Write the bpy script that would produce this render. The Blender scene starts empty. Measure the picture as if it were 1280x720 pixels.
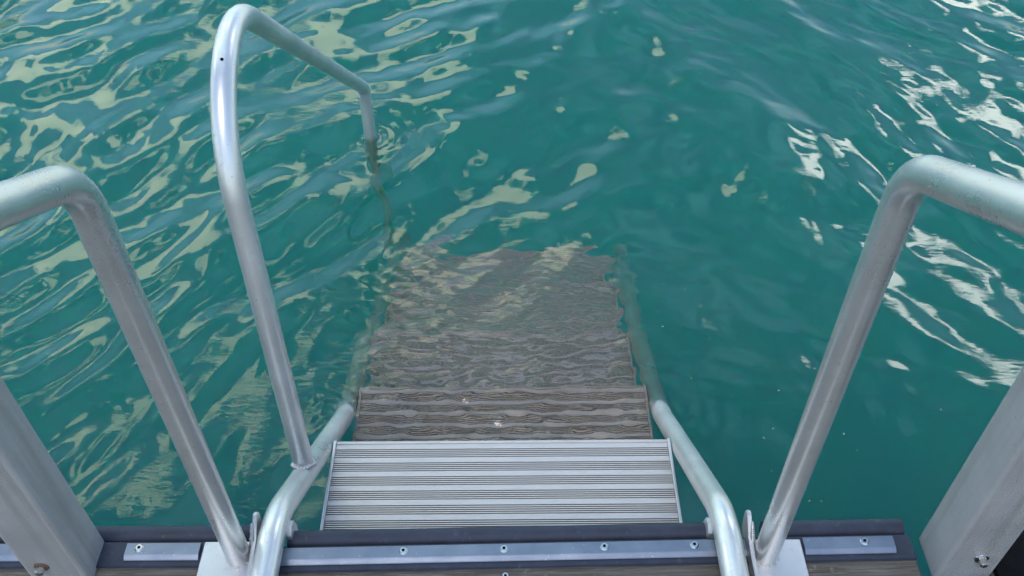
import bpy, bmesh, math, random
import numpy as np
from mathutils import Vector, Matrix

scene = bpy.context.scene
col = scene.collection
R = math.radians
random.seed(4)

# ------------------------------------------------------------------ camera
cam_d = bpy.data.cameras.new('camera')
cam = bpy.data.objects.new('camera', cam_d)
col.objects.link(cam)
scene.camera = cam
cam_d.sensor_fit = 'HORIZONTAL'
cam_d.sensor_width = 36.0
cam_d.lens = 36.0 * 1150.0 / 1280.0
cam_d.clip_start = 0.02
cam_d.clip_end = 3000.0
_d = Vector((8.0, -1140.0, -1150.0)).normalized()      # world down as the camera sees it
_Z = -_d
_Y = (Vector((0, 0, -1)) - _Z * Vector((0, 0, -1)).dot(_Z)).normalized()
_X = _Y.cross(_Z)
cam.matrix_world = Matrix((_X, _Y, _Z)).to_4x4()

# ------------------------------------------------------------------ world, sun, exposure
SUN_EL, SUN_AZ = 58.0, -165.0            # azimuth measured from straight ahead, negative = left
world = bpy.data.worlds.new("World")
scene.world = world
world.use_nodes = True
wn = world.node_tree
wn.nodes.clear()
W = lambda t: wn.nodes.new(t)
def wlink(a, b): wn.links.new(a, b)
w_out = W('ShaderNodeOutputWorld'); w_bg = W('ShaderNodeBackground')
w_sky = W('ShaderNodeTexSky')
w_sky.sky_type = 'NISHITA'; w_sky.sun_disc = False
w_sky.sun_elevation = R(SUN_EL); w_sky.sun_rotation = R(SUN_AZ)
w_sky.air_density = 1.0; w_sky.dust_density = 0.6; w_sky.ozone_density = 1.5
w_bg.inputs['Strength'].default_value = 0.15
w_tc = W('ShaderNodeTexCoord')

def dir_vec(az, el):
    return (math.sin(R(az)) * math.cos(R(el)), math.cos(R(az)) * math.cos(R(el)), math.sin(R(el)))

def added_cloud_mask(az, el, inner, outer, scale, seed, lo, hi, detail=5.0, stretch=(1, 1, 1)):
    """added cloud patch for the water to reflect: fractal noise with a crisp edge, gathered round one direction of the sky"""
    dp = W('ShaderNodeVectorMath'); dp.operation = 'DOT_PRODUCT'
    nrm = W('ShaderNodeVectorMath'); nrm.operation = 'NORMALIZE'
    wlink(w_tc.outputs['Generated'], nrm.inputs[0])
    wlink(nrm.outputs[0], dp.inputs[0]); dp.inputs[1].default_value = dir_vec(az, el)
    mr = W('ShaderNodeMapRange'); mr.clamp = True
    mr.inputs[1].default_value = math.cos(R(outer)); mr.inputs[2].default_value = math.cos(R(inner))
    mr.inputs[3].default_value = -0.45; mr.inputs[4].default_value = 0.12
    wlink(dp.outputs['Value'], mr.inputs[0])
    mp = W('ShaderNodeMapping'); mp.inputs['Location'].default_value = (seed, seed * 1.7, 0.3)
    mp.inputs['Scale'].default_value = stretch
    wlink(nrm.outputs[0], mp.inputs[0])
    nz = W('ShaderNodeTexNoise'); nz.inputs['Scale'].default_value = scale
    nz.inputs['Detail'].default_value = detail; nz.inputs['Roughness'].default_value = 0.5
    wlink(mp.outputs[0], nz.inputs['Vector'])
    ad = W('ShaderNodeMath'); ad.operation = 'ADD'
    wlink(nz.outputs['Fac'], ad.inputs[0]); wlink(mr.outputs[0], ad.inputs[1])
    m2 = W('ShaderNodeMapRange'); m2.clamp = True; m2.interpolation_type = 'SMOOTHSTEP'
    m2.inputs[1].default_value = lo; m2.inputs[2].default_value = hi
    wlink(ad.outputs[0], m2.inputs[0])
    return m2.outputs[0]

ADDED_CLOUDS = [  # unseen bright patches added to the sky, shaped for the reflections on the water
    (added_cloud_mask(-22, 40, 28, 62, 2.6, 1.3, 0.48, 0.82, 4.0), (3.6, 6.3, 8.8)),
    (added_cloud_mask(-30, 42, 20, 36, 5.5, 3.1, 0.665, 0.745, 3.5), (18.5, 19.3, 13.8)),
    (added_cloud_mask(38, 31, 5, 16, 7.0, 7.7, 0.57, 0.77, 4.0), (42.0, 42.5, 40.5)),
    (added_cloud_mask(-58, 27, 3, 11, 9.0, 2.2, 0.55, 0.65, 3.0), (70.0, 72.0, 72.0)),
]
cur = w_sky.outputs[0]
for mask, c in ADDED_CLOUDS:
    mx = W('ShaderNodeMix'); mx.data_type = 'RGBA'
    wlink(mask, mx.inputs[0]); wlink(cur, mx.inputs[6]); mx.inputs[7].default_value = (*c, 1)
    cur = mx.outputs[2]
wlink(cur, w_bg.inputs['Color'])
wlink(w_bg.outputs[0], w_out.inputs['Surface'])

sun_d = bpy.data.lights.new('sun', 'SUN')
sun_d.energy = 0.5; sun_d.angle = R(14); sun_d.color = (1.0, 0.96, 0.9)
sun = bpy.data.objects.new('sun', sun_d); col.objects.link(sun)
sun.rotation_euler = Vector(dir_vec(SUN_AZ, SUN_EL)).to_track_quat('Z', 'Y').to_euler()

scene.view_settings.view_transform = 'Standard'
scene.view_settings.look = 'None'
scene.view_settings.gamma = 1.0
scene.view_settings.use_curve_mapping = False
scene.view_settings.exposure = 0.7
cy = scene.cycles
cy.max_bounces = 14; cy.transmission_bounces = 10; cy.glossy_bounces = 4; cy.diffuse_bounces = 3
cy.volume_bounces = 5; cy.transparent_max_bounces = 8
cy.sample_clamp_indirect = 6.0
cy.caustics_refractive = True; cy.caustics_reflective = False
cy.blur_glossy = 0.3

# ------------------------------------------------------------------ materials
def new_mat(name):
    m = bpy.data.materials.new(name); m.use_nodes = True
    nt = m.node_tree; nt.nodes.clear()
    return m, nt
class NT:
    def __init__(s, nt): s.nt = nt
    def n(s, t, **kw):
        nd = s.nt.nodes.new(t)
        for k, v in kw.items(): setattr(nd, k, v)
        return nd
    def l(s, a, b): s.nt.links.new(a, b)
    def coord(s, scale=(1, 1, 1), kind='Object'):
        tc = s.n('ShaderNodeTexCoord'); mp = s.n('ShaderNodeMapping')
        mp.inputs['Scale'].default_value = scale
        s.l(tc.outputs[kind], mp.inputs[0]); return mp.outputs[0]
    def noise(s, vec, scale, detail=4, rough=0.55, dist=0.0):
        nz = s.n('ShaderNodeTexNoise'); nz.inputs['Scale'].default_value = scale
        nz.inputs['Detail'].default_value = detail; nz.inputs['Roughness'].default_value = rough
        nz.inputs['Distortion'].default_value = dist
        s.l(vec, nz.inputs['Vector']); return nz.outputs['Fac']
    def ramp(s, fac, stops):
        r = s.n('ShaderNodeValToRGB'); e = r.color_ramp.elements
        while len(e) < len(stops): e.new(0.5)
        for i, (p, c) in enumerate(stops):
            e[i].position = p; e[i].color = (*c, 1) if len(c) == 3 else c
        s.l(fac, r.inputs[0]); return r.outputs[0]
    def rng(s, v, a, b, c, d):
        m = s.n('ShaderNodeMapRange'); m.clamp = True
        for i, q in enumerate((a, b, c, d)): m.inputs[i + 1].default_value = q
        s.l(v, m.inputs[0]); return m.outputs[0]
    def mix(s, fac, a, b):
        m = s.n('ShaderNodeMix', data_type='RGBA')
        for sock, v in ((m.inputs[0], fac), (m.inputs[6], a), (m.inputs[7], b)):
            if isinstance(v, (int, float)): sock.default_value = v
            elif isinstance(v, tuple): sock.default_value = (*v, 1)
            else: s.l(v, sock)
        return m.outputs[2]
    def math(s, op, a, b=0.0):
        m = s.n('ShaderNodeMath', operation=op)
        for i, v in enumerate((a, b)):
            if isinstance(v, (int, float)): m.inputs[i].default_value = v
            else: s.l(v, m.inputs[i])
        return m.outputs[0]
    def bump(s, h, strength, dist=0.002):
        b = s.n('ShaderNodeBump'); b.inputs['Strength'].default_value = strength
        b.inputs['Distance'].default_value = dist; s.l(h, b.inputs['Height']); return b.outputs[0]
    def principled(s, base, rough, metal=0.0, normal=None, spec=0.5):
        p = s.n('ShaderNodeBsdfPrincipled'); o = s.n('ShaderNodeOutputMaterial')
        for sock, v in ((p.inputs['Base Color'], base), (p.inputs['Roughness'], rough), (p.inputs['Metallic'], metal)):
            if isinstance(v, (int, float)): sock.default_value = v
            elif isinstance(v, tuple): sock.default_value = (*v, 1)
            else: s.l(v, sock)
        p.inputs['Specular IOR Level'].default_value = spec
        if normal is not None: s.l(normal, p.inputs['Normal'])
        s.l(p.outputs[0], o.inputs['Surface']); return p

def metal(name, base, rough, metalness=1.0, spots=0.25, grain=900.0, dirt=(0.30, 0.27, 0.24), tide=None, drips=0.0):
    m, nt = new_mat(name); t = NT(nt)
    v = t.coord()
    big = t.noise(v, 9.0, 5); fine = t.noise(v, grain, 3, 0.7)
    sp = t.noise(v, 70.0, 6, 0.7)
    c1 = t.mix(t.rng(big, 0.3, 0.7, 0, 1), tuple(x * 0.86 for x in base), base)
    c2 = t.mix(t.math('MULTIPLY', t.rng(sp, 0.60, 0.75, 0, 1), spots), c1, dirt)
    smudge = t.noise(t.coord((1, 1, 0.6)), 15, 5, 0.6, 0.15)
    c2 = t.mix(t.math('MULTIPLY', t.rng(smudge, 0.52, 0.72, 0, 1), spots * 0.6), c2, tuple(q * 0.62 for q in base))
    pit = t.noise(v, 260, 2, 0.5)
    c2 = t.mix(t.math('MULTIPLY', t.rng(pit, 0.70, 0.76, 0, 1), spots * 1.4), c2, (0.10, 0.09, 0.08))
    if drips > 0:
        dr = t.noise(t.coord((34, 34, 1.6)), 1.0, 6, 0.65)
        c2 = t.mix(t.math('MULTIPLY', t.rng(dr, 0.50, 0.68, 0, 1), drips), c2, (0.30, 0.28, 0.24))
        c2 = t.mix(t.math('MULTIPLY', t.rng(dr, 0.46, 0.34, 0, 1), drips * 0.5), c2, (0.66, 0.66, 0.64))
    if tide is not None:      # brown growth left by the lake on the lowest dry centimetres and below
        tc = t.n('ShaderNodeTexCoord'); sx = t.n('ShaderNodeSeparateXYZ'); t.l(tc.outputs['Object'], sx.inputs[0])
        hz = t.math('ADD', sx.outputs['Z'], t.math('MULTIPLY', t.noise(v, 24, 4), 0.05))
        k = t.rng(hz, tide, tide + 0.035, 0.62, 0.0)
        c2 = t.mix(k, c2, (0.42, 0.36, 0.25))
    rr = t.math('ADD', t.rng(big, 0.3, 0.7, rough - 0.05, rough + 0.07), t.rng(sp, 0.55, 0.8, 0, 0.18))
    t.principled(c2, rr, metalness, t.bump(fine, 0.25, 0.0004))
    return m

M = {}
M['tube'] = metal('satin_aluminium', (0.81, 0.81, 0.765), 0.29, 0.78, 0.45)
M['tube_wet'] = metal('lake_stained_aluminium', (0.81, 0.81, 0.765), 0.32, 0.66, 0.45, tide=-1.878)
M['bracket'] = metal('raw_aluminium_plate', (0.66, 0.66, 0.66), 0.48, 0.75, 0.35)
M['post'] = metal('anodised_aluminium', (0.56, 0.55, 0.525), 0.5, 0.4, 0.35, drips=0.45)
M['steel'] = metal('stainless_steel', (0.62, 0.61, 0.59), 0.25, 1.0, 0.25)
M['weld'] = metal('weld_bead', (0.58, 0.56, 0.53), 0.40, 0.9, 0.45, 300.0)

def strip_mat():
    m, nt = new_mat('bluish_aluminium_strip'); t = NT(nt)
    v = t.coord(); vs = t.coord((3, 40, 40))
    a = t.noise(v, 14, 5); b = t.noise(vs, 9, 4); sp = t.noise(v, 160, 3)
    c = t.mix(t.rng(a, 0.35, 0.7, 0, 1), (0.20, 0.23, 0.285), (0.28, 0.31, 0.36))
    c = t.mix(t.math('MULTIPLY', t.rng(sp, 0.66, 0.76, 0, 1), 0.5), c, (0.75, 0.74, 0.70))
    t.principled(c, t.rng(b, 0.3, 0.7, 0.34, 0.5), 0.75, t.bump(b, 0.15, 0.0006))
    return m
M['strip'] = strip_mat()

def dark_matte(name, base, dust=1.0):
    m, nt = new_mat(name); t = NT(nt)
    v = t.coord(); a = t.noise(v, 22, 6, 0.6); f = t.noise(v, 420, 3, 0.7); d = t.noise(v, 60, 5, 0.65)
    c = t.mix(t.rng(a, 0.35, 0.7, 0, 1), base, tuple(x * 1.5 + 0.004 for x in base))
    c = t.mix(t.math('MULTIPLY', t.rng(d, 0.60, 0.78, 0, 1), 0.45 * dust), c, (0.16, 0.16, 0.17))
    t.principled(c, t.rng(a, 0.3, 0.7, 0.5, 0.68), 0.0, t.bump(f, 0.3, 0.0008), 0.4 * dust)
    return m
M['rubber'] = dark_matte('dark_navy_rubber', (0.026, 0.031, 0.048))
M['matte_black'] = dark_matte('matte_black', (0.0025, 0.0025, 0.003), 0.2)  # plain black: post caps, screw sockets, drain hole and the added sheet

def wood_mat():
    m, nt = new_mat('weathered_timber'); t = NT(nt)
    v = t.coord((1.2, 28, 28)); v2 = t.coord()
    a = t.noise(v, 7, 8, 0.7, 0.6); b = t.noise(v2, 5, 4); f = t.noise(v, 26, 6, 0.7)
    li = t.noise(v2, 38, 5, 0.7)
    c = t.ramp(a, [(0.28, (0.045, 0.036, 0.028)), (0.46, (0.125, 0.105, 0.082)), (0.60, (0.21, 0.185, 0.155)), (0.75, (0.30, 0.275, 0.24))])
    c = t.mix(t.rng(b, 0.4, 0.7, 0, 0.5), c, (0.11, 0.10, 0.085))
    c = t.mix(t.math('MULTIPLY', t.rng(li, 0.62, 0.72, 0, 1), 0.55), c, (0.33, 0.31, 0.22))
    h = t.math('ADD', t.math('MULTIPLY', a, 0.8), t.math('MULTIPLY', f, 0.3))
    t.principled(c, 0.85, 0.0, t.bump(h, 0.9, 0.004), 0.25)
    return m
M['wood'] = wood_mat()

def tread_mat(name, clean, dirt, metalness, rough, algae=0.0):
    m, nt = new_mat(name); t = NT(nt)
    tc = t.n('ShaderNodeTexCoord'); sx = t.n('ShaderNodeSeparateXYZ'); t.l(tc.outputs['Object'], sx.inputs[0])
    v = t.coord((0.5, 6, 6)); v2 = t.coord()
    st = t.noise(v, 18, 5, 0.65); fi = t.noise(v2, 240, 4, 0.7); bl = t.noise(v2, 11, 6, 0.65)
    groove = t.rng(sx.outputs['Z'], -0.0034, -0.0008, 1, 0)      # silt settled in the flutes
    c = t.mix(t.rng(st, 0.35, 0.7, 0, 1), tuple(q * 0.85 for q in clean), clean)
    c = t.mix(t.math('MULTIPLY', groove, 0.85), c, dirt)
    edge = t.rng(t.math('ABSOLUTE', sx.outputs['X']), 0.30, 0.376, 0, 1)
    stain = t.math('MULTIPLY', t.rng(t.math('ADD', st, t.math('MULTIPLY', edge, 0.10)), 0.55, 0.75, 0, 1), 0.45)
    c = t.mix(stain, c, (0.30, 0.22, 0.18))
    scuff = t.noise(t.coord((2, 9, 9)), 30, 6, 0.75)
    c = t.mix(t.math('MULTIPLY', t.rng(scuff, 0.56, 0.74, 0, 1), 0.35), c, (0.36, 0.33, 0.30))
    if algae > 0:
        fr_ = t.math('FRACT', t.math('DIVIDE', t.math('ADD', sx.outputs['Y'], 0.256), 0.0355))
        band = t.rng(fr_, 0.70, 0.78, 0, 1)
        algae_f = t.math('SUBTRACT', 1.0, t.math('MULTIPLY', band, 0.75))
        patch = t.rng(bl, 0.28, 0.50, 0, 1)
        c = t.mix(t.math('MULTIPLY', t.math('MULTIPLY', patch, algae), algae_f), c, (0.40, 0.30, 0.21))
        c = t.mix(t.rng(bl, 0.66, 0.74, 0, 0.6), c, (0.42, 0.36, 0.26))
    t.principled(c, t.rng(st, 0.3, 0.7, rough - 0.05, rough + 0.12), metalness, t.bump(fi, 0.25, 0.0008))
    return m
M['tread'] = tread_mat('fluted_aluminium', (0.75, 0.705, 0.65), (0.19, 0.15, 0.13), 0.35, 0.42)
M['tread_algae'] = tread_mat('algae_coated_aluminium', (0.62, 0.57, 0.49), (0.21, 0.15, 0.105), 0.0, 0.8, 0.75)

def water_mat():
    m, nt = new_mat('green_lake_water'); t = NT(nt)
    o = t.n('ShaderNodeOutputMaterial')
    tc = t.n('ShaderNodeTexCoord')
    def nz(scale, sc, rot, detail=2):
        mp = t.n('ShaderNodeMapping'); mp.inputs['Scale'].default_value = sc; mp.inputs['Rotation'].default_value = (0, 0, rot)
        t.l(tc.outputs['Object'], mp.inputs[0]); return t.noise(mp.outputs[0], scale, detail, 0.5, 0.4)
    r1 = nz(17, (1, 0.40, 1), R(-49), 1); r2 = nz(62, (0.30, 1, 1), R(6), 3)
    near = t.n('ShaderNodeVectorMath', operation='DISTANCE'); t.l(tc.outputs['Object'], near.inputs[0]); near.inputs[1].default_value = (-0.05, 1.55, -1.88)
    close = t.rng(near.outputs['Value'], 0.25, 0.85, 1.0, 0.0)
    gate = t.rng(nz(1.7, (1, 1, 1), 0.3), 0.45, 0.62, 0, 1)
    sxw = t.n('ShaderNodeSeparateXYZ'); t.l(tc.outputs['Object'], sxw.inputs[0])
    r3 = nz(24, (0.45, 1, 1), R(-32), 3)
    side = t.rng(sxw.outputs['X'], 0.1, 0.9, 0.0, 0.8)
    r1 = t.math('ADD', r1, t.math('MULTIPLY', r3, side))
    n2 = t.n('ShaderNodeVectorMath', operation='DISTANCE'); t.l(tc.outputs['Object'], n2.inputs[0]); n2.inputs[1].default_value = (-0.75, 1.25, -1.88)
    close = t.math('MAXIMUM', close, t.math('MULTIPLY', t.rng(n2.outputs['Value'], 0.30, 0.75, 1.0, 0.0), t.rng(nz(5, (1, 1, 1), 0.9), 0.40, 0.60, 0.08, 0.5)))
    h = t.math('ADD', t.math('MULTIPLY', r1, 0.22), t.math('MULTIPLY', t.math('MULTIPLY', r2, t.math('MAXIMUM', t.math('MULTIPLY', gate, 0.5), close)), 0.34))
    nb = t.bump(h, 0.5, 0.010)
    fr = t.n('ShaderNodeFresnel'); fr.inputs['IOR'].default_value = 1.45; t.l(nb, fr.inputs['Normal'])
    gl = t.n('ShaderNodeBsdfGlossy'); gl.inputs['Roughness'].default_value = 0.02; t.l(nb, gl.inputs['Normal'])
    rf = t.n('ShaderNodeBsdfRefraction'); rf.inputs['IOR'].default_value = 1.333; rf.inputs['Roughness'].default_value = 0.0
    t.l(nb, rf.inputs['Normal'])
    mx = t.n('ShaderNodeMixShader'); t.l(fr.outputs[0], mx.inputs[0]); t.l(rf.outputs[0], mx.inputs[1]); t.l(gl.outputs[0], mx.inputs[2])
    t.l(mx.outputs[0], o.inputs['Surface'])
    sc = t.n('ShaderNodeVolumeScatter'); sc.inputs['Color'].default_value = (0.035, 0.99, 0.50, 1)
    sc.inputs['Density'].default_value = 1.3; sc.inputs['Anisotropy'].default_value = 0.2
    ab = t.n('ShaderNodeVolumeAbsorption'); ab.inputs['Color'].default_value = (0.22, 0.84, 0.68, 1); ab.inputs['Density'].default_value = 0.30
    ad = t.n('ShaderNodeAddShader'); t.l(sc.outputs[0], ad.inputs[0]); t.l(ab.outputs[0], ad.inputs[1])
    t.l(ad.outputs[0], o.inputs['Volume'])
    return m
M['water'] = water_mat()

def bed_mat():
    m, nt = new_mat('silty_lake_bed'); t = NT(nt)
    v = t.coord(); a = t.noise(v, 1.5, 6)
    t.principled(t.ramp(a, [(0.3, (0.05, 0.06, 0.04)), (0.7, (0.12, 0.11, 0.08))]), 0.95, 0.0, None, 0.1)
    return m
M['bed'] = bed_mat()

# ------------------------------------------------------------------ helpers
def link(name, bm, m, parent=None, smooth=False, loc=None):
    me = bpy.data.meshes.new(name)
    bmesh.ops.recalc_face_normals(bm, faces=bm.faces)
    bm.to_mesh(me); bm.free()
    o = bpy.data.objects.new(name, me); col.objects.link(o)
    for q in (m if isinstance(m, (list, tuple)) else [m]): me.materials.append(q)
    if smooth:
        for p in me.polygons: p.use_smooth = True
    if parent is not None: o.parent = parent
    if loc is not None: o.location = loc
    return o

def empty(name, loc=(0, 0, 0), rz=0.0):
    e = bpy.data.objects.new(name, None); e.empty_display_size = 0.05
    col.objects.link(e); e.location = loc; e.rotation_euler = (0, 0, rz)
    return e

def tag(o, label=None, cat=None, group=None, kind=None):
    if label: o['label'] = label
    if cat: o['category'] = cat
    if group: o['group'] = group
    if kind: o['kind'] = kind
    return o

def fillet(pts, radii, n=12):
    """round the corners of a polyline; radii has one number per inner corner"""
    P = [Vector(p) for p in pts]; out = [P[0]]
    for i in range(1, len(P) - 1):
        r = radii[i - 1]
        a = (P[i - 1] - P[i]).normalized(); b = (P[i + 1] - P[i]).normalized()
        ang = a.angle(b); tl = r / math.tan(ang / 2)
        c = P[i] + (a + b).normalized() * (r / math.sin(ang / 2))
        s = P[i] + a * tl - c; e = P[i] + b * tl - c
        tot = s.angle(e); ax = s.cross(e).normalized()
        for k in range(n + 1):
            out.append(c + Matrix.Rotation(tot * k / n, 3, ax) @ s)
    out.append(P[-1]); return out

def tube_into(bm, path, r, seg=28, cap=True):
    path = [Vector(p) for p in path]
    tans = []
    for i in range(len(path)):
        a = path[max(i - 1, 0)]; b = path[min(i + 1, len(path) - 1)]
        tans.append((b - a).normalized())
    up = Vector((1, 0, 0)) if abs(tans[0].x) < 0.9 else Vector((0, 1, 0))
    nrm = (up - tans[0] * up.dot(tans[0])).normalized()
    rings = []
    for i, p in enumerate(path):
        if i: nrm = (nrm - tans[i] * nrm.dot(tans[i])).normalized()
        bn = tans[i].cross(nrm)
        rr = r[i] if isinstance(r, (list, tuple)) else r
        rings.append([bm.verts.new(p + (nrm * math.cos(2 * math.pi * k / seg) + bn * math.sin(2 * math.pi * k / seg)) * rr) for k in range(seg)])
    for a, b in zip(rings, rings[1:]):
        for k in range(seg): bm.faces.new((a[k], a[(k + 1) % seg], b[(k + 1) % seg], b[k]))
    if cap: bm.faces.new(list(reversed(rings[0]))); bm.faces.new(rings[-1])

def tube(name, path, r, m, parent=None, seg=28):
    bm = bmesh.new(); tube_into(bm, path, r, seg)
    o = link(name, bm, m, parent, True); soft(o, 40); return o

def soft(o, deg=35):
    """smooth faces, hard edges past an angle"""
    me = o.data
    for p in me.polygons: p.use_smooth = True
    bm = bmesh.new(); bm.from_mesh(me)
    for e in bm.edges:
        if len(e.link_faces) == 2 and e.calc_face_angle(0) > R(deg): e.smooth = False
    bm.to_mesh(me); bm.free()

def box_into(bm, x0, x1, y0, y1, z0, z1, bev=0.0, seg=2):
    g = bmesh.ops.create_cube(bm, size=1.0)
    vs = g['verts']
    for v in vs:
        v.co = Vector((x0 + (v.co.x + .5) * (x1 - x0), y0 + (v.co.y + .5) * (y1 - y0), z0 + (v.co.z + .5) * (z1 - z0)))
    if bev > 0:
        es = list({e for v in vs for e in v.link_edges})
        bmesh.ops.bevel(bm, geom=es, offset=bev, segments=seg, affect='EDGES', profile=0.5)

def extrude_x(bm, prof, x0, x1):
    """closed YZ profile swept along X"""
    a = [bm.verts.new((x0, y, z)) for y, z in prof]; b = [bm.verts.new((x1, y, z)) for y, z in prof]
    n = len(prof)
    for i in range(n): bm.faces.new((a[i], a[(i + 1) % n], b[(i + 1) % n], b[i]))
    bm.faces.new(list(reversed(a))); bm.faces.new(b)

def extrude_yz(name, prof, x0, x1, m, parent=None, bev=0.0, deg=35):
    bm = bmesh.new(); extrude_x(bm, prof, x0, x1)
    if bev: bmesh.ops.bevel(bm, geom=list(bm.edges), offset=bev, segments=2, affect='EDGES')
    o = link(name, bm, m, parent); soft(o, deg); return o

def lumps_into(bm, centre, axis_u, axis_v, ru, rv, n, size, a0=0.0, a1=2 * math.pi, tilt=Vector((0, 0, 0))):
    """weld bead: overlapping small flattened drops round an ellipse"""
    for k in range(n):
        a = a0 + (a1 - a0) * k / max(n - 1, 1)
        c = Vector(centre) + Vector(axis_u) * ru * math.cos(a) + Vector(axis_v) * rv * math.sin(a) + tilt * math.cos(a)
        s = size * random.uniform(0.8, 1.25)
        mt = Matrix.Translation(c) @ Matrix.Diagonal((s, s, s * 0.8, 1))
        bmesh.ops.create_icosphere(bm, subdivisions=2, radius=1.0, matrix=mt)

# ------------------------------------------------------------------ water and lake bed
WZ = -1.88
def graded(lo, hi, step, far):
    mid = list(np.arange(lo, hi + 1e-6, step)); out = []; s = step; x = mid[-1]
    while x < far: s *= 1.22; x += s; out.append(x)
    neg = []; s = step; x = mid[0]
    while x > -far: s *= 1.22; x -= s; neg.append(x)
    return np.array(neg[::-1] + mid + out)

def wave_height(X, Yc):
    rng = np.random.default_rng(11)
    H = np.zeros_like(X); HR = np.zeros_like(X)
    def train(n, lmin, lmax, ang, spread, slope, warp=0.0):
        h = np.zeros_like(X)
        wx = 0.05 * np.sin(2.1 * X + 1.3 * Yc) + 0.04 * np.sin(3.7 * Yc - 1.1 * X + 2.0)
        wy = 0.05 * np.sin(1.7 * Yc - 2.3 * X + 1.0) + 0.04 * np.sin(4.1 * X + 0.7)
        for _ in range(n):
            lam = lmin * (lmax / lmin) ** rng.random()
            th = R(ang) + R(spread) * rng.normal()
            k = 2 * math.pi / lam
            amp = slope / k * rng.uniform(0.5, 1.2) / math.sqrt(n / 2)
            ph = k * (math.cos(th) * (X + warp * wx) + math.sin(th) * (Yc + warp * wy)) + rng.random() * 6.28
            h += amp * np.sin(ph)
        return h
    left = train(26, 0.16, 0.55, -43, 24, 0.135, 1.0) + train(14, 0.5, 1.6, -30, 35, 0.06, 0.5) + train(12, 0.07, 0.15, -46, 34, 0.020, 1.0)
    right = train(26, 0.16, 0.6, 33, 24, 0.115, 1.0) + train(14, 0.5, 1.6, 50, 35, 0.06, 0.5) + train(16, 0.06, 0.15, 40, 40, 0.050, 1.0)
    w = 1.0 / (1.0 + np.exp(-(X - 0.25 - 0.10 * Yc) / 0.30))
    H = left * (1 - 0.75 * w) + right * (0.30 + 0.70 * w) + train(18, 0.07, 0.22, 75, 60, 0.035, 1.0)
    return H

def ring(X, Yc, cx, cy_, lam, amp, decay, r0=0.02):
    r = np.sqrt((X - cx) ** 2 + (Yc - cy_) ** 2)
    return amp * np.sin(2 * math.pi * r / lam) * np.exp(-np.maximum(r - r0, 0) / decay)

def build_water():
    xs = graded(-2.7, 2.7, 0.0095, 400.0); ys = graded(0.35, 4.3, 0.0095, 400.0)
    X, Yc = np.meshgrid(xs, ys)
    H = wave_height(X, Yc)
    # quieter water over the steps and against the dock
    H *= 1.0 - 0.35 * np.exp(-((X + 0.02) / 0.45) ** 2 - ((Yc - 1.55) / 0.45) ** 2)
    H *= 0.55 + 0.45 / (1 + np.exp(-(Yc - 1.5) / 0.12))
    # small rings where the tubes go through the surface
    zone = np.exp(-((X + 0.02) / 0.42) ** 4 - ((Yc - 1.62) / 0.48) ** 4)
    rg = np.random.default_rng(5)
    for _ in range(14):
        lam = rg.uniform(0.038, 0.075); th = R(90 + 26 * rg.normal()); k = 2 * math.pi / lam
        wob = 0.03 * np.sin(9 * X + 6.28 * rg.random()) + 0.02 * np.sin(23 * X + 5 * Yc + 6.28 * rg.random())
        pat = 0.5 + 0.5 * np.sin(7 * X * rg.normal() + 6 * Yc * rg.normal() + 6.28 * rg.random())
        H += zone * pat * (0.075 + 0.22 * np.exp(-((Yc - 1.38) / 0.12) ** 2)) / k * np.sin(k * (math.cos(th) * X + math.sin(th) * (Yc + wob)) + 6.28 * rg.random())
    H += ring(X, Yc, -0.485, 2.605, 0.050, 0.0024, 0.07)
    H += ring(X, Yc, -0.425, 1.43, 0.045, 0.0010, 0.06) + ring(X, Yc, 0.372, 1.43, 0.045, 0.0013, 0.08)
    for cx, cyy in ((-0.40, 1.53), (0.36, 1.53), (0.39, 1.75), (0.37, 1.95)):
        H += ring(X, Yc, cx, cyy, 0.040, 0.0008, 0.07)
    for cx, cyy in ((-0.485, 2.607), (-0.425, 1.415), (0.375, 1.415)):       # water drawn up round each tube
        d = np.sqrt((X - cx) ** 2 + (Yc - cyy) ** 2 * (1.0 if cyy > 2 else 0.45))
        H += 0.0035 * np.exp(-np.maximum(d - 0.022, 0) / 0.010)
    far = np.maximum(np.abs(X) - 2.7, np.maximum(Yc - 4.3, 0.35 - Yc))
    H *= 1.0 / (1.0 + np.maximum(far, 0) * 0.8)
    Z = WZ + H
    ny, nx = X.shape
    co = np.stack([X, Yc, Z], -1).reshape(-1, 3)
    idx = np.arange(nx * ny).reshape(ny, nx)
    quads = np.stack([idx[:-1, :-1], idx[:-1, 1:], idx[1:, 1:], idx[1:, :-1]], -1).reshape(-1, 4)
    loop = list(idx[0, :]) + list(idx[1:, -1]) + list(idx[-1, -2::-1]) + list(idx[-2:0:-1, 0])
    low = co[loop].copy(); low[:, 2] = -6.4
    base = len(co); n = len(loop)
    co = np.vstack([co, low])
    sides = [(loop[i], base + i, base + (i + 1) % n, loop[(i + 1) % n]) for i in range(n)]
    faces = quads.tolist() + sides + [tuple(base + i for i in range(n - 1, -1, -1))]
    me = bpy.data.meshes.new('water'); me.from_pydata(co.tolist(), [], faces); me.update()
    sm = np.zeros(len(me.polygons), bool); sm[:len(quads)] = True
    me.polygons.foreach_set('use_smooth', sm)
    me.materials.append(M['water'])
    o = bpy.data.objects.new('water', me); col.objects.link(o)
    tag(o, kind='structure')
    bm = bmesh.new()
    bmesh.ops.create_grid(bm, x_segments=40, y_segments=40, size=390)
    for v in bm.verts: v.co.z = -5.4 + 0.25 * math.sin(v.co.x * 0.13) * math.cos(v.co.y * 0.11)
    tag(link('lake_bed', bm, M['bed'], None, True), kind='structure')
build_water()

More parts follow.
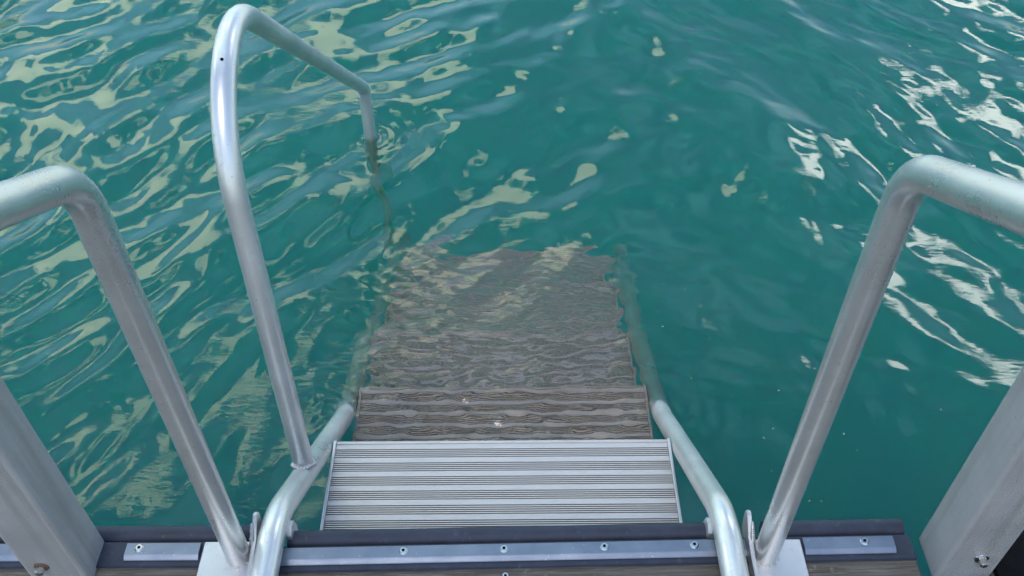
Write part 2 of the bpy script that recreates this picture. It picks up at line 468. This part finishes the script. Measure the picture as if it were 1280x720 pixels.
# ------------------------------------------------------------------ deck (weathered boards running along the edge)
DZ = -1.495                       # top of the boards
DECK_YAW = 0.015
def deck_frame(): return (-0.017, 0.79, DZ)
def build_deck():
    bm = bmesh.new()
    y1 = 0.043; w = 0.118; gap = 0.007
    for k in range(19):
        y0 = y1 - w
        spans = ((-3.2, 0.733), (0.8475, 3.2)) if k == 0 else ((-3.2, -0.9 + 0.3 * (k % 3)), (-0.897 + 0.3 * (k % 3), 3.2))
        if k == 0: spans = ((-3.2, 0.728), (0.850, 3.2))
        for x0, x1 in spans:
            dz = random.uniform(-0.0015, 0.0015)
            box_into(bm, x0, x1, y0, y1, -0.034 + dz, dz, 0.003, 2)
        y1 = y0 - gap
    for x in (-2.6, -1.3, -0.62, 0.6, 1.3, 2.6): box_into(bm, x, x + 0.06, -2.25, 0.0, -0.19, -0.038)
    box_into(bm, -3.2, 0.66, 0.002, 0.037, -0.19, -0.038, 0.003)
    o = link('deck', bm, M['wood']); o.location = deck_frame(); o.rotation_euler.z = DECK_YAW
    tag(o, kind='structure')
build_deck()

def screw_bm(r, h):
    bm = bmesh.new()
    bmesh.ops.create_cone(bm, cap_ends=True, segments=20, radius1=r * 1.0, radius2=r * 0.72, depth=h, matrix=Matrix.Translation((0, 0, h / 2)))
    top = max(bm.faces, key=lambda f: f.calc_center_median().z if abs(f.normal.z) > .9 else -1)
    bmesh.ops.inset_region(bm, faces=[top], thickness=r * 0.36)
    g = bmesh.ops.extrude_discrete_faces(bm, faces=[top])
    for f in g['faces']:
        f.material_index = 1  # socket floor coloured black to stand for the shade inside it
        for v in f.verts: v.co.z -= h * 0.55; v.co.x *= 0.9; v.co.y *= 0.9
    return bm

# ------------------------------------------------------------------ rubber edge bumper with clamp strips
def build_bumper():
    root = empty('edge_bumper', deck_frame(), DECK_YAW)
    tag(root, 'dark navy rubber bumper along the deck edge, clamped under bluish metal strips with screws', 'dock bumper')
    fl = [(-0.003, 0.0005), (-0.0015, 0.0050), (0.046, 0.0050), (0.046, 0.0005)]
    left = []
    left.append(extrude_yz('flange', fl, -3.1, -0.4405, M['rubber'], root, 0.0008))
    extrude_yz('flange', fl, -0.440, 0.727, M['rubber'], root, 0.0008)
    # the rounded lip hangs over the edge and is cut away where the ladder rails pass
    lip = [(0.0465 + 0.0, -0.020)]
    for k in range(13):
        a = math.pi * (1.0 - k / 12.0)
        lip.append((0.064 + 0.017 * math.cos(a), -0.004 + 0.015 * math.sin(a)))
    lip.append((0.081, -0.020)); lip.append((0.074, -0.034)); lip.append((0.054, -0.034))
    for x0, x1 in ((-3.1, -0.455), (-0.388, 0.372), (0.470, 0.722)):
        o = extrude_yz('lip', lip, x0, x1, M['rubber'], root, 0.0, 30)
        if x1 < -0.4: left.append(o)
    sp = [(0.0085, 0.0052), (0.0090, 0.0072), (0.0165, 0.0128), (0.0385, 0.0132), (0.0400, 0.0118), (0.0405, 0.0052)]
    for x0, x1, sc in ((-1.62, -0.790, (-1.3, -0.93)), (-0.672, -0.5405, (-0.648,)), (-0.440, 0.4295, (-0.178, 0.0, 0.178, 0.338)), (0.5325, 0.694, (0.641,))):
        s = extrude_yz('clamp_strip', sp, x0, x1, M['strip'], root, 0.0006, 30)
        if x1 < -0.5: left.append(s)
        for x in sc:
            q = link('screw', screw_bm(0.0082, 0.0028), (M['steel'], M['matte_black']), s); q.location = (x, 0.0295, 0.0128); q.rotation_euler.z = random.random() * 3
            soft(q, 30)
    for o in left:
        o.location.y = 0.0055; o.rotation_euler.z = -0.016
build_bumper()

q = link('deck_screw', screw_bm(0.0072, 0.003), (M['steel'], M['matte_black'])); soft(q, 30)
q.location = (-0.015, 0.774, DZ - 0.0002)
tag(q, 'small steel cross-head screw driven into the wooden board below the bumper strip', 'screw')

# ------------------------------------------------------------------ boarding ladder
LX, RX, TR = -0.425, 0.375, 0.0235
RUN, RISE = 0.312, 0.209
T1Y, T1Z = 1.205, -1.700
NT_ = 5
def build_ladder():
    root = empty('boarding_ladder', (-0.025, 0.80, DZ))
    tag(root, 'aluminium boarding ladder with wide fluted steps going down into the green water', 'ladder')
    inv = -Vector(root.location)
    def put(o): o.location = Vector(o.location) + inv; return o
    low_y, low_z = T1Y + RUN * (NT_ - 1) + 0.03, T1Z - RISE * (NT_ - 1) - 0.01
    for sx in (LX, RX):
        path = fillet([(sx, 0.10, -1.462), (sx, 0.868, -1.452), (sx, 1.425, -1.888), (sx, low_y, low_z), (sx - 0.0 * sx, low_y + 0.10, low_z - 0.22)],
                      [0.17, 1.2, 0.10], 12)
        put(tube('side_rail', path, TR, M['tube_wet'], root, 32))
    # treads: ribbed plate with end caps and a bright back nosing
    hw = (RX - LX) / 2 - TR - 0.0015; cx = (LX + RX) / 2
    depth = 0.262
    def tread_profile():
        top = []
        y = -depth + 0.006
        zt, zg = 0.0, -0.0036
        top.append((-depth, -0.004)); top.append((-depth + 0.002, zt)); top.append((y, zt))
        def groove(y, w): return [(y, zg), (y + w, zg), (y + w, zt)]
        end = -0.0075
        pitch = (depth - 0.0135) / 7.0
        for g in range(7):
            # five fine ribs then one broad flat band
            y0 = -depth + 0.006 + g * pitch
            fine = pitch - 0.0105; n = 5; p = fine / n
            for k in range(n):
                a = y0 + k * p
                top += [(a + 0.0003, zg), (a + p * 0.48, zg), (a + p * 0.52, zt), (a + p - 0.0002, zt)]
            if g < 6: top += [(y0 + pitch - 0.0004, zt + 0.0006)]
        top += [(end, zt), (end + 0.0004, zt + 0.0020), (-0.001, zt + 0.0020), (0.0, zt + 0.0008), (0.0, -0.030), (-0.004, -0.030), (-0.0045, -0.010),
                (-depth + 0.0045, -0.010), (-depth + 0.004, -0.028), (-depth, -0.028)]
        return top
    prof = tread_profile()
    first = None
    for k in range(NT_):
        mt = M['tread'] if k == 0 else M['tread_algae']
        loc = Vector((cx, T1Y + RUN * k, T1Z - RISE * k)) + inv
        if k < 2:
            bm = bmesh.new(); extrude_x(bm, prof, -hw + 0.007, hw - 0.007)
            tr = link('tread', bm, mt, root, False, loc)
            for s in (-1, 1):
                b2 = bmesh.new(); a, b = sorted((s * hw, s * (hw - 0.0065)))
                box_into(b2, a, b, -depth - 0.001, 0.0012, -0.034, 0.0042, 0.0012, 2)
                e = link('end_cap', b2, M['bracket'] if k == 0 else mt, tr); soft(e, 40)
            first = tr
        else:
            tr = first.copy(); col.objects.link(tr); tr.parent = root; tr.location = loc
            for ch in list(first.children):
                c = ch.copy(); col.objects.link(c); c.parent = tr
        if k: tr['label'] = 'submerged step furred with brown algae'
        else: tr['label'] = 'dry bright fluted step above the water'
    # tall grab rail welded on the left rail
    p = fillet([(-0.425, 1.062, -1.600), (-0.456, 1.200, -0.592), (-0.485, 2.610, -1.690), (-0.485, 2.605, -2.05), (-0.430, low_y + 0.06, low_z - 0.06)], [0.212, 0.035, 0.06], 16)
    gr = put(tube('grab_rail', p, 0.0205, M['tube_wet'], root, 32))
    bm = bmesh.new()
    lumps_into(bm, (-0.4255, 1.064, -1.5755), (1, 0, 0), (0, 0.80, -0.62), 0.0205, 0.0265, 22, 0.0055)
    put(link('weld', bm, M['weld'], gr, True)).location = Vector((0, 0, 0))
    # small drilled hole seen as a dark plug
    bm = bmesh.new()
    bmesh.ops.create_cone(bm, cap_ends=True, segments=16, radius1=0.0028, radius2=0.0028, depth=0.0016)
    ki = min((q for q in range(1, len(p) - 1) if p[q].y < 1.3), key=lambda q: abs(p[q].z + 0.79))
    tg = (p[ki + 1] - p[ki - 1]).normalized()
    hd = Vector((0.10, -0.80, 0.55)); hd = (hd - tg * hd.dot(tg)).normalized()
    hole = link('drain_hole', bm, M['matte_black'], gr)
    hole.location = p[ki] + hd * 0.0203
    hole.rotation_euler = hd.to_track_quat('Z', 'Y').to_euler()
    # pivot lugs on the rails just outside the deck edge
    for sx, s in ((LX, 1), (RX, -1)):
        prof2 = [(0.842, -1.515), (0.842, -1.474), (0.853, -1.462), (0.872, -1.470), (0.880, -1.500), (0.868, -1.525)]
        a, b = sorted((sx + s * 0.020, sx + s * 0.029))
        put(extrude_yz('lug', prof2, a, b, M['bracket'], root, 0.001))
build_ladder()

# ------------------------------------------------------------------ deck handrails
def build_handrail(x, s, label, y_b, ztop):
    """s = +1: ladder lies on the +X side"""
    root = empty('handrail', (x, y_b, DZ))
    tag(root, label, 'handrail', 'handrails on both sides of the ladder')
    L = lambda p: (p[0] - x, p[1] - y_b, p[2] - DZ)
    pts = [(x, y_b, DZ + 0.007), (x, y_b, ztop), (x, y_b - 0.50, ztop + 0.275), (x, y_b - 1.15, ztop + 0.275), (x, y_b - 1.15, DZ + 0.007)]
    path = [L(q) for q in fillet(pts, [0.088, 0.12, 0.10], 18)]
    r = 0.0213
    tb = tube('rail_tube', path, r, M['tube'], root, 32)
    bm = bmesh.new()
    lumps_into(bm, L((x, y_b, DZ + 0.009)), (1, 0, 0), (0, 1, 0), r + 0.001, r + 0.001, 34, 0.0046)
    link('weld', bm, M['weld'], tb, True)
    for yb, w in ((y_b, True), (y_b - 1.15, False)):
        xa, xb = sorted((x - s * 0.068, x + s * 0.023))
        bm = bmesh.new(); box_into(bm, xa - x, xb - x, yb - y_b - 0.15, yb - y_b + 0.030, 0.0062, 0.0125, 0.003, 3)
        bpz = link('base_plate', bm, M['bracket'], root); soft(bpz, 40)
    # upright cheek plate between handrail and ladder rail, rounded on top
    gx = x + s * 0.0235
    prof = [(-0.15, 0.004), (0.052, 0.004), (0.060, 0.012), (0.064, 0.030)]
    for k in range(7):
        a = -0.2 + (math.pi * 0.72 + 0.2) * k / 6
        prof.append((0.054 + 0.011 * math.cos(a), 0.050 + 0.011 * math.sin(a)))
    prof += [(0.020, 0.034), (-0.02, 0.028), (-0.15, 0.026)]
    a, b = sorted((gx - x, gx - x + s * 0.007))
    ck = extrude_yz('cheek_plate', prof, a, b, M['bracket'], root, 0.0012)
    bm = bmesh.new()
    for k in range(30):
        t_ = k / 29
        c = Vector((s * (r + 0.0012), 0.000 + 0.040 * t_, 0.014 + 0.036 * t_))
        sz = random.uniform(0.0036, 0.0048) * (1.1 - 0.4 * abs(t_ - 0.4))
        bmesh.ops.create_icosphere(bm, subdivisions=2, radius=sz, matrix=Matrix.Translation(c))
    link('weld', bm, M['weld'], ck, True)
    return root
build_handrail(-0.484, 1, 'bent silver handrail on the left of the ladder, beside the tall grab rail', 0.808, -0.637)
build_handrail(0.443, -1, 'bent silver handrail on the right of the ladder, with open water beside it', 0.805, -0.629)

# ------------------------------------------------------------------ rectangular posts at the frame edges
def build_post(x_in, s, y0, label):
    """x_in: face towards the ladder; s: +1 post reaches to +X"""
    wx, dy = 0.098, 0.082
    root = empty('railing_post', (x_in + s * wx / 2, y0 + dy / 2, DZ))
    tag(root, label, 'post', 'square metal posts beside the ladder')
    # rounded rectangle with shallow flutes on the side facing the deck
    rc = 0.006; hx, hy = wx / 2, dy / 2
    out = []
    for cxn, cyn, a0 in ((hx - rc, hy - rc, 0), (-hx + rc, hy - rc, 90), (-hx + rc, -hy + rc, 180), (hx - rc, -hy + rc, 270)):
        for k in range(6):
            a = R(a0 + 90 * k / 5); out.append((cxn + rc * math.cos(a), cyn + rc * math.sin(a)))
        if a0 == 180:
            n = 22; xs = np.linspace(-hx + rc + 0.002, hx - rc - 0.002, n * 2 + 1)
            for i in range(n):
                xa, xm, xb = xs[2 * i], xs[2 * i + 1], xs[2 * i + 2]
                out += [(xa, -hy), (xa + 0.0003, -hy + 0.0007), (xm - 0.0003, -hy + 0.0007), (xm, -hy)]
    bm = bmesh.new()
    lo = [bm.verts.new((a, b, -0.010)) for a, b in out]; hi = [bm.verts.new((a, b, 1.16)) for a, b in out]
    n = len(out)
    for i in range(n): bm.faces.new((lo[i], lo[(i + 1) % n], hi[(i + 1) % n], hi[i]))
    bm.faces.new(list(reversed(lo))); bm.faces.new(hi)
    shaft = link('shaft', bm, M['post'], root); soft(shaft, 25)
    bm = bmesh.new(); box_into(bm, -hx - 0.003, hx + 0.003, -hy - 0.003, hy + 0.003, 1.1602, 1.175, 0.005, 3)
    soft(link('cap', bm, M['matte_black'], root), 40)
    # hex bolt with washer
    bolt = empty('bolt', (0, 0, 0)); bolt.parent = root
    return root, hx, hy
def finish_post(root, hx, hy, bx, bz, rust):
    for ch in list(root.children):
        if ch.type == 'EMPTY': bpy.data.objects.remove(ch)
    bm = bmesh.new()
    bmesh.ops.create_cone(bm, cap_ends=True, segments=6, radius1=0.0075, radius2=0.0075, depth=0.013, matrix=Matrix.Translation((0, 0, 0.0085)))
    bmesh.ops.bevel(bm, geom=[e for e in bm.edges if all(v.co.z > 0.012 for v in e.verts)], offset=0.0015, segments=2, affect='EDGES')
    bolt = link('bolt', bm, M['steel'], root)
    bolt.location = (bx, -hy, bz); bolt.rotation_euler = (R(90), 0, 0)
    bm = bmesh.new()
    bmesh.ops.create_cone(bm, cap_ends=True, segments=28, radius1=0.0125, radius2=0.0118, depth=0.002, matrix=Matrix.Translation((0, 0, 0.001)))
    w = link('washer', bm, rust, bolt); soft(w, 40)
M['rust'] = metal('rusty_steel', (0.22, 0.12, 0.08), 0.7, 0.3, 0.6, 300.0, (0.10, 0.05, 0.03))
finish_post(*build_post(-0.735, -1, 0.765, 'pale grey metal post left of the ladder, with a rust-stained bolt near its foot'), -0.015, 0.062, M['rust'])
finish_post(*build_post(0.733, 1, 0.768, 'darker grey metal post right of the ladder, in front of the added black sheet'), 0.010, 0.062, M['steel'])

# ------------------------------------------------------------------ black sheet added to fill the dark corner behind the right-hand post
bm = bmesh.new()
box_into(bm, 0.835, 1.75, 0.30, 0.90, DZ + 0.003, DZ + 0.016, 0.004, 2)
o = link('dark_matte', bm, M['matte_black']); soft(o, 40)
tag(o, 'flat black sheet added to fill the dark corner beyond the right post', 'black sheet')

# ------------------------------------------------------------------ tiny specks afloat beside the ladder
bm = bmesh.new()
rs = random.Random(9)
for k in range(70):
    if k < 42: x, y = rs.uniform(0.40, 0.95), rs.uniform(1.0, 1.9)
    else: x, y = rs.uniform(-1.5, 1.6), rs.uniform(1.2, 3.2)
    h = float(wave_height(np.array([[x]]), np.array([[y]]))[0, 0])
    h *= 0.55 + 0.45 / (1 + math.exp(-(y - 1.5) / 0.12))
    r = rs.uniform(0.0008, 0.0019)
    bmesh.ops.create_icosphere(bm, subdivisions=1, radius=1.0, matrix=Matrix.Translation((x, y, WZ + h)) @ Matrix.Rotation(rs.random() * 6, 4, 'Z') @ Matrix.Diagonal((r * rs.uniform(1, 2.2), r, r * 0.6, 1)))
m, nt = new_mat('pale_flecks'); NT(nt).principled((0.55, 0.55, 0.48), 0.8, 0.0, None, 0.2)
o = link('floating_specks', bm, m, None, True)
tag(o, 'tiny pale specks floating on the water beside the ladder', 'specks', kind='stuff')
